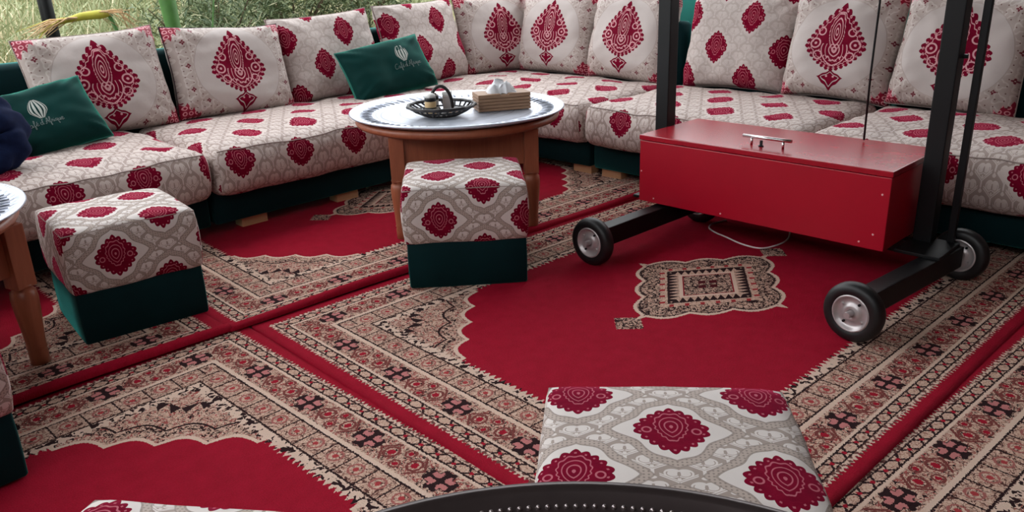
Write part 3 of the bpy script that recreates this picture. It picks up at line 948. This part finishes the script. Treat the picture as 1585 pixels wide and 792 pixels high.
for i, (px, py, rz, c) in enumerate(((0.03, -0.045, 0.4, 'cream sugar sachet lying in the basket'), (0.055, -0.03, 1.2, 'white sugar sachet leaning in the basket'))):
    s = tag(MB().box((0, 0, 0.004), (0.05, 0.028, 0.008), 0, 0.003).build('sugar_sachet', PAPER if i else WOOD_PALE), c, 'sachet', 'sachets in the basket')
    s.location = (BX + px, BY + py, TZ + 0.017 + i * 0.012); s.rotation_euler = (0.15, 0.1, rz)
tb = thing('tissue_box', 'slatted wooden tissue box on the silver tray', 'box', (2.585, 2.665, TZ + 0.001), math.radians(-30))
MB().box((0, 0, 0.034), (0.23, 0.118, 0.066), 0, 0.001).build('inner_box', WOOD_BOX, tb)
for i in range(5):
    MB().box((0, 0, 0.008 + i * 0.0142), (0.242, 0.130, 0.0118), 0, 0.002).build('slat', WOOD_BOX, tb)
MB().box((-0.07, 0, 0.073), (0.10, 0.130, 0.006), 0, 0.001).build('lid_board', WOOD_BOX, tb)
MB().box((0.07, 0, 0.073), (0.10, 0.130, 0.006), 0, 0.001).build('lid_board', WOOD_BOX, tb)
mb = MB(); n = 16
for i in range(n + 1):
    for j in range(n + 1):
        u, v = i / n, j / n
        e = min(u, 1 - u, v, 1 - v)
        mb.v.append(((u - 0.5) * 0.13 + 0.015 * nz(u, v, 1, 7), (v - 0.5) * 0.085 + 0.01 * nz(u, v, 4, 7), 0.074 + 0.055 * math.sin(PI * u) ** 0.6 * math.sin(PI * v) ** 0.5 * (0.85 + 0.7 * nz(u, v, 0, 4)) + 0.008 * nz(u, v, 9, 14)))
for i in range(n):
    for j in range(n):
        a = i * (n + 1) + j; mb.face((a, a + n + 1, a + n + 2, a + 1))
mb.build('tissue', PAPER, tb)

# ------------------------------------------------------------------ wheeled gantry with the red chest
ct = thing('wheeled_frame', 'black steel wheeled frame with two tall posts carrying the red chest', 'cart', (2.72, 1.45, 0))
def sub(o): return o
OX, OY = 2.72, 1.45
WR = 0.095
for yy in (2.036, 0.915):
    by = yy - OY
    y0_, sl_ = (1.915, -0.03) if yy > 1.5 else (0.882, -0.10)
    MB().box((2.68 - OX, y0_ + sl_ * 0.28 - OY, 0.112), (0.66, 0.062, 0.076), math.atan(sl_), 0.004).build('base_bar', BLACK, ct)
    MB().box((2.97 - OX, by, 1.0), (0.062, 0.062, 1.75), 0, 0.004).build('post', BLACK, ct)
    MB().box((2.90 - OX, by - 0.035, 0.156), (0.20, 0.15, 0.012), 0, 0.002).build('foot_plate', BLACK, ct)
    for xx, sg in ((2.320, -1), (3.045, 1)):
        w = thing_part('wheel', ct); w.location = (xx - OX, y0_ + sl_ * (xx - 2.40) - 0.008 - OY, WR + 0.012); w.rotation_euler = (0, 0, math.atan(sl_))
        hw = 0.026
        MB().lathe([(0.060, -hw * 0.9), (0.066, -hw), (0.082, -hw), (0.091, -hw * 0.7), (WR, -hw * 0.25), (WR, hw * 0.25), (0.091, hw * 0.7), (0.082, hw), (0.066, hw), (0.060, hw * 0.9), (0.056, 0), (0.060, -hw * 0.9)], 40, (0, 0, 0), 'X', True, False).build('tyre', TIRE, w)
        MB().lathe([(0.0601, -hw * 0.86), (0.057, -hw * 1.02), (0.053, -hw * 0.95), (0.050, -hw * 0.55), (0.030, -hw * 0.45), (0.026, -hw * 0.75), (0.012, -hw * 0.80), (0.012, hw * 0.80), (0.026, hw * 0.75), (0.030, hw * 0.45), (0.050, hw * 0.55), (0.053, hw * 0.95), (0.057, hw * 1.02), (0.0601, hw * 0.86)], 40, (0, 0, 0), 'X', True, False).build('rim', STEEL, w)
        MB().lathe([(0.010, -0.045), (0.0105, -0.044), (0.0105, 0.044), (0.010, 0.045)], 12, (0, 0, 0), 'X').build('axle', STEEL, w)
        for q in range(4):
            a = q * PI / 2 + 0.6
            MB().lathe([(0.004, -hw * 0.75), (0.004, hw * 0.75)], 8, (0, 0.039 * math.cos(a), 0.039 * math.sin(a)), 'X').build('bolt', BLACK if q % 2 else STEEL, w)
MB().box((2.97 - OX, 1.46 - OY, 0.125), (0.05, 1.06, 0.05), 0, 0.003).build('lower_crossbar', BLACK, ct)
MB().box((2.97 - OX, 1.46 - OY, 1.90), (0.06, 1.22, 0.06), 0, 0.003).build('top_crossbar', BLACK, ct)
MB().box((3.00 - OX, 0.836 - OY, 0.98), (0.024, 0.024, 1.76), 0, 0.003).build('guide_rod', BLACK, ct)
MB().box((2.98 - OX, 0.845 - OY, 0.10), (0.05, 0.10, 0.035), 0, 0.003).build('rod_bracket', BLACK, ct)
MB().box((2.99 - OX, 0.880 - OY, 0.80), (0.014, 0.02, 0.014), 0, 0.003).build('rod_bracket', BLACK, ct)

BXX = 2.74; B0, B1 = 0.97, 2.00
ch = thing('red_chest', 'red painted wooden chest with chrome handle between the cart posts', 'chest', (2.955, 1.485, 0.1625))
D_, L_ = 0.43, 1.03
MB().box((0, 0, 0.130), (D_, L_, 0.26), 0, 0.003).build('body', REDBOX, ch)
lid = MB().box((0, 0, 0), (D_ + 0.006, L_ + 0.006, 0.021), 0, 0.003).build('lid', REDTOP, ch); lid.location = (0, 0, 0.273)
hd = thing_part('handle', ch); hd.location = (-0.12, 0, 0.2835)
MB().tube([(0, 0.095, 0.032), (0, -0.105, 0.032)], 0.0065, 12).build('bar', CHROME, hd)
for yy in (0.058, -0.072):
    MB().lathe([(0.005, 0.0), (0.005, 0.028)], 10, (0, yy, 0)).build('standoff', CHROME, hd)
lk = thing_part('lock', ch); lk.location = (-0.13, 0.012, 0.2835)
MB().lathe([(0.010, 0.0), (0.010, 0.004), (0.006, 0.005)], 14).build('escutcheon', BLACK, lk)
MB().box((0, 0, 0.014), (0.003, 0.012, 0.020), 0, 0.001).build('key', BLACK, lk)
for yy, zz in ((-0.43, 0.02), (-0.475, 0.055), (-0.49, 0.20), (0.12, 0.015), (0.44, 0.02), (0.505, 0.13)):
    MB().lathe([(0.0035, -0.2165), (0.0035, -0.2140)], 8, (0, yy, zz), 'X').build('screw', SCREW, ch)
tag(MB().tube([(3.13, 1.232, 0.452), (3.131, 1.236, 0.7), (3.130, 1.230, 1.2), (3.05, 1.225, 1.82), (2.99, 1.22, 1.868)], 0.0042, 6).build('hanging_cord', BLACK), 'thin black cord hanging from above onto the red chest', 'cord')
cp = [(3.25, 1.56, .018), (3.116, 1.49, .018), (3.03, 1.462, .018), (2.94, 1.468, .018), (2.879, 1.50, .018), (2.88, 1.58, .018), (2.915, 1.67, .018), (2.945, 1.75, .018), (2.985, 1.80, .018), (3.05, 1.815, .018), (3.13, 1.79, .018)]
sp_ = []
for i in range(len(cp) - 1):
    p0, p1, p2, p3 = cp[max(0, i - 1)], cp[i], cp[i + 1], cp[min(len(cp) - 1, i + 2)]
    for j in range(5):
        t_ = j / 5
        sp_.append(tuple(0.5 * (2 * p1[a] + (p2[a] - p0[a]) * t_ + (2 * p0[a] - 5 * p1[a] + 4 * p2[a] - p3[a]) * t_ * t_ + (3 * p1[a] - p0[a] - 3 * p2[a] + p3[a]) * t_ ** 3) for a in range(3)))
tag(MB().tube(sp_, 0.0034, 8).build('power_cable', CABLE_W), 'white cable looped on the carpet below the red chest', 'cable')

# ------------------------------------------------------------------ navy jacket at the left edge
jk = thing('jacket', 'dark navy denim jacket heaped on the sofa at the left frame edge', 'jacket', (0.66, 3.62, 0.42))
def lump(path, radii, seed, n=28, amp=0.014):
    mb = MB(); mb.tube(path, radii, n)
    N = len(path)
    for i in range(N):
        c = path[i]; q = i / (N - 1)
        for k in range(n):
            a = 2 * PI * k / n; v = mb.v[i * n + k]
            f = 1.0 - 0.20 * abs(math.sin(5.5 * PI * q + 1.3 * math.sin(a + seed) + seed)) ** 3 + 0.06 * math.sin(3 * a + 6 * q)
            mb.v[i * n + k] = tuple(c[j] + (v[j] - c[j]) * f for j in range(3))
    mb.v = [(x + amp * nz(x, y + seed, z, 9) + amp * 0.6 * math.sin(z * 70 + x * 30 + seed), y + amp * nz(x + seed, y, z, 9), z + amp * nz(x, y, z + seed, 11)) for x, y, z in mb.v]
    return mb
def spline3(cp, k=12):
    out = []
    for i in range(len(cp) - 1):
        p0, p1, p2, p3 = cp[max(0, i - 1)], cp[i], cp[i + 1], cp[min(len(cp) - 1, i + 2)]
        for j in range(k):
            t_ = j / k
            out.append(tuple(0.5 * (2 * p1[a] + (p2[a] - p0[a]) * t_ + (2 * p0[a] - 5 * p1[a] + 4 * p2[a] - p3[a]) * t_ * t_ + (3 * p1[a] - p0[a] - 3 * p2[a] + p3[a]) * t_ ** 3) for a in range(len(p1))))
    out.append(tuple(cp[-1])); return out
sl = spline3([(-0.02, 0.10, 0.40, 0.05), (0.06, 0.06, 0.29, 0.070), (0.14, 0.02, 0.20, 0.090), (0.165, 0.0, 0.14, 0.085), (0.12, -0.03, 0.075, 0.068), (0.04, -0.06, 0.062, 0.058), (-0.06, -0.10, 0.062, 0.05)])
lump([p[:3] for p in sl], [p[3] for p in sl], 2, 40, 0.010).build('sleeve', NAVY, jk)
bdp = spline3([(-0.40, 0.05, 0.10, 0.06), (-0.28, 0.05, 0.15, 0.14), (-0.12, 0.05, 0.17, 0.15), (0.0, 0.03, 0.11, 0.10), (0.06, 0.02, 0.08, 0.05)])
lump([p[:3] for p in bdp], [p[3] for p in bdp], 5, 32, 0.02).build('body', NAVY, jk)

# ------------------------------------------------------------------ the garden behind the garden-side sofa
mb = MB(); N = 40
for i in range(N + 1):
    for j in range(N + 1):
        x = -6 + 16 * i / N; y = 4.75 + 9 * j / N
        mb.v.append((x, y, 0.05 + 0.20 * (y - 4.75) + 0.12 * nz(x, y, 0, 0.9) * min(1, (y - 4.75))))
for i in range(N):
    for j in range(N):
        a = i * (N + 1) + j; mb.face((a, a + N + 1, a + N + 2, a + 1))
tag(mb.build('garden_ground', SOIL), 'dry sloping garden bank behind the sofa', 'ground', kind='structure')
def gz(x, y): return 0.05 + 0.20 * (y - 4.75) + 0.12 * nz(x, y, 0, 0.9) * min(1, (y - 4.75))

def leaf_mat(name, cols, trans=0.2):
    m, b = begin(name)
    at = node('ShaderNodeAttribute'); at.attribute_name = 'tint'
    f = V(at.outputs['Fac'])
    c = col(mth('MULTIPLY', f, 1.0), lin(*cols[0]), lin(*cols[1]))
    c = col(f > 0.82, c, lin(*cols[2]))
    finish(b, c, 0.6)
    return m
GRASS = leaf_mat('meadow_grass', ((112, 126, 84), (172, 174, 134), (216, 202, 170)))
SHRUB = leaf_mat('shrub_leaves', ((66, 86, 56), (130, 142, 100), (180, 178, 144)))
STALK = plain('green_stalk', (70, 120, 50), 0.6, 0, 14, 0.25)
BARK = plain('bark', (92, 78, 60), 0.9, 0, 20, 0.3)
def blades(lst, name, mat, parent=None):
    """lst: (base, tip-direction, length, width, bend, tint)"""
    v, f, tt = [], [], []
    for (b, d, L, w, bend, tint) in lst:
        b = Vector(b); d = Vector(d).normalized()
        side = d.cross(Vector((random.uniform(-1, 1), random.uniform(-1, 1), 0.3)))
        side = side.normalized() * w
        dr = Vector((d.x, d.y, 0)) if abs(d.x) + abs(d.y) > 1e-3 else Vector((0.3, 0.1, 0))
        p1 = b + d * L * 0.5 + dr * bend * L * 0.15; p2 = b + d * L * 0.85 + dr * bend * L * 0.5 - Vector((0, 0, bend * L * 0.25))
        o = len(v)
        v += [b - side * 0.6, b + side * 0.6, p1 + side, p1 - side, p2]
        f += [(o, o + 1, o + 2, o + 3), (o + 3, o + 2, o + 4)]
        tt += [tint] * 5
    me = bpy.data.meshes.new(name); me.from_pydata([tuple(p) for p in v], [], f)
    a = me.attributes.new('tint', 'FLOAT', 'POINT'); a.data.foreach_set('value', tt)
    me.materials.append(mat)
    o = bpy.data.objects.new(name, me); COL.objects.link(o); o.parent = parent
    return o
rg = random.Random(3)
lst = []
for i in range(36000):
    y = 4.90 + 6.0 * rg.random() ** 1.25; x = -1.6 + (y * 1.05 + 2.2) * rg.random()
    L = rg.uniform(0.18, 0.55) * (0.55 + 0.9 * abs(nz(x, y, 5, 1.1)) + 0.25)
    lst.append(((x, y, gz(x, y)), (rg.gauss(0, 0.45), rg.gauss(0, 0.35), 1), L, rg.uniform(0.003, 0.007), rg.uniform(0, 0.9), min(1, max(0, rg.random() * 0.7 + 0.5 * nz(x, y, 1, 1.4) + 0.12))))
tag(blades(lst, 'meadow_grass', GRASS), 'pale dry meadow grass growing behind the sofa', 'grass', kind='stuff')
def shrub(label, x, y, R, H, nl, seed):
    r = random.Random(seed); z = gz(x, y)
    t = thing('shrub', label, 'shrub', (x, y, z), 0, 'fine-leaved shrubs in the garden')
    mb = MB(); ends = []
    for i in range(14):
        a = r.uniform(0, 2 * PI); s = r.uniform(0.2, 1.0)
        tip = (R * s * math.cos(a), R * s * math.sin(a), H * r.uniform(0.55, 1.0))
        mid = (tip[0] * 0.35, tip[1] * 0.35, tip[2] * 0.5)
        mb.tube([(0, 0, -0.05), mid, tip], [0.014, 0.008, 0.003], 5); ends.append((mid, tip))
    mb.build('stems', BARK, t)
    ls = []
    for i in range(nl):
        m_, e_ = ends[r.randrange(len(ends))]; q = r.random() ** 0.7
        p = [m_[k] + (e_[k] - m_[k]) * q + r.gauss(0, 0.11 * R + 0.03) for k in range(3)]
        if p[2] < 0.02: p[2] = r.uniform(0.02, 0.2)
        ls.append((p, (r.gauss(0, 0.6), r.gauss(0, 0.6), r.uniform(0.1, 1)), r.uniform(0.05, 0.11), r.uniform(0.003, 0.006), r.uniform(0, 0.6), min(1, max(0, r.gauss(0.4, 0.3)))))
    blades(ls, 'foliage', SHRUB, t)
    return t
shrub('fine-leaved green shrub above the dark-piped cushion', 2.75, 5.75, 0.55, 0.95, 3600, 1)
shrub('dense dark green shrub above the small-medallion cushion', 3.55, 6.0, 0.60, 1.05, 4200, 2)
shrub('green shrub near the top edge beside the corner cushion', 4.35, 6.1, 0.55, 1.1, 3400, 3)
shrub('pale green shrub at the far left edge of the garden', 0.75, 6.1, 0.55, 0.85, 3000, 4)
# dry palm frond drooping over the grass
fd = thing('palm_frond', 'yellowing dry palm frond drooping above the left cushion', 'frond', (1.70, 5.05, 0.945))
FYEL = plain('yellow_frond', (182, 176, 58), 0.6, 0, 12, 0.2); FDRY = plain('dry_frond', (206, 172, 128), 0.8, 0, 12, 0.2)
MB().tube([(0.10, 0, -0.02), (0.05, 0, -0.015), (-0.05, 0, -0.02), (-0.18, 0, -0.045)], [0.012, 0.026, 0.022, 0.010], 10).build('midrib', FYEL, fd)
for i in range(26):
    q = rg.random(); x0 = 0.03 - 0.22 * q
    tip = (x0 - rg.uniform(0.12, 0.34), rg.gauss(0, 0.05), -0.05 - 0.10 * q + rg.gauss(0, 0.025))
    MB().tube([(x0, 0, -0.02 - 0.02 * q), ((x0 + tip[0]) / 2, tip[1] * 0.5, tip[2] * 0.5 + 0.01), tip], [0.005, 0.004, 0.001], 5).build('dry_leaflet', FDRY if i % 4 else FYEL, fd)
for i in range(16):
    x0 = 0.08 - 0.01 * i * rg.random()
    MB().tube([(x0, 0, 0.0), (x0 + 0.05 + 0.08 * rg.random(), rg.gauss(0, 0.04), 0.03 * rg.random() - 0.02), (x0 + 0.12 + 0.10 * rg.random(), rg.gauss(0, 0.06), -0.08 - 0.06 * rg.random())], [0.004, 0.003, 0.001], 5).build('dry_leaflet', FDRY, fd)
MB().tube([(0.10, 0, -0.02), (0.16, 0.02, -0.2), (0.2, 0.05, -0.95)], [0.012, 0.010, 0.016], 8).build('stalk', STALK, fd)
st = thing('broad_leaf_stalk', 'thick green leaf stalk rising between the two left cushions', 'plant', (2.20, 5.15, gz(2.20, 5.15)))
MB().tube([(0.02, 0, -0.05), (0.02, 0.01, 0.45), (0.0, 0.02, 0.85), (-0.03, 0.03, 1.25)], [0.028, 0.036, 0.050, 0.042], 14).build('stalk', STALK, st)
MB().tube([(0.14, -0.05, -0.05), (0.19, -0.05, 0.5), (0.27, -0.04, 0.85), (0.36, -0.02, 1.2)], [0.006, 0.005, 0.004, 0.003], 6).build('side_stem', STALK, st)
gp = MB().tube([(1.72, 5.75, 0.1), (1.685, 5.75, 0.9), (1.66, 5.75, 1.9)], 0.042, 12).build('garden_post', BLACK)
tag(gp, 'dark post standing in the grass at the upper left', 'post')
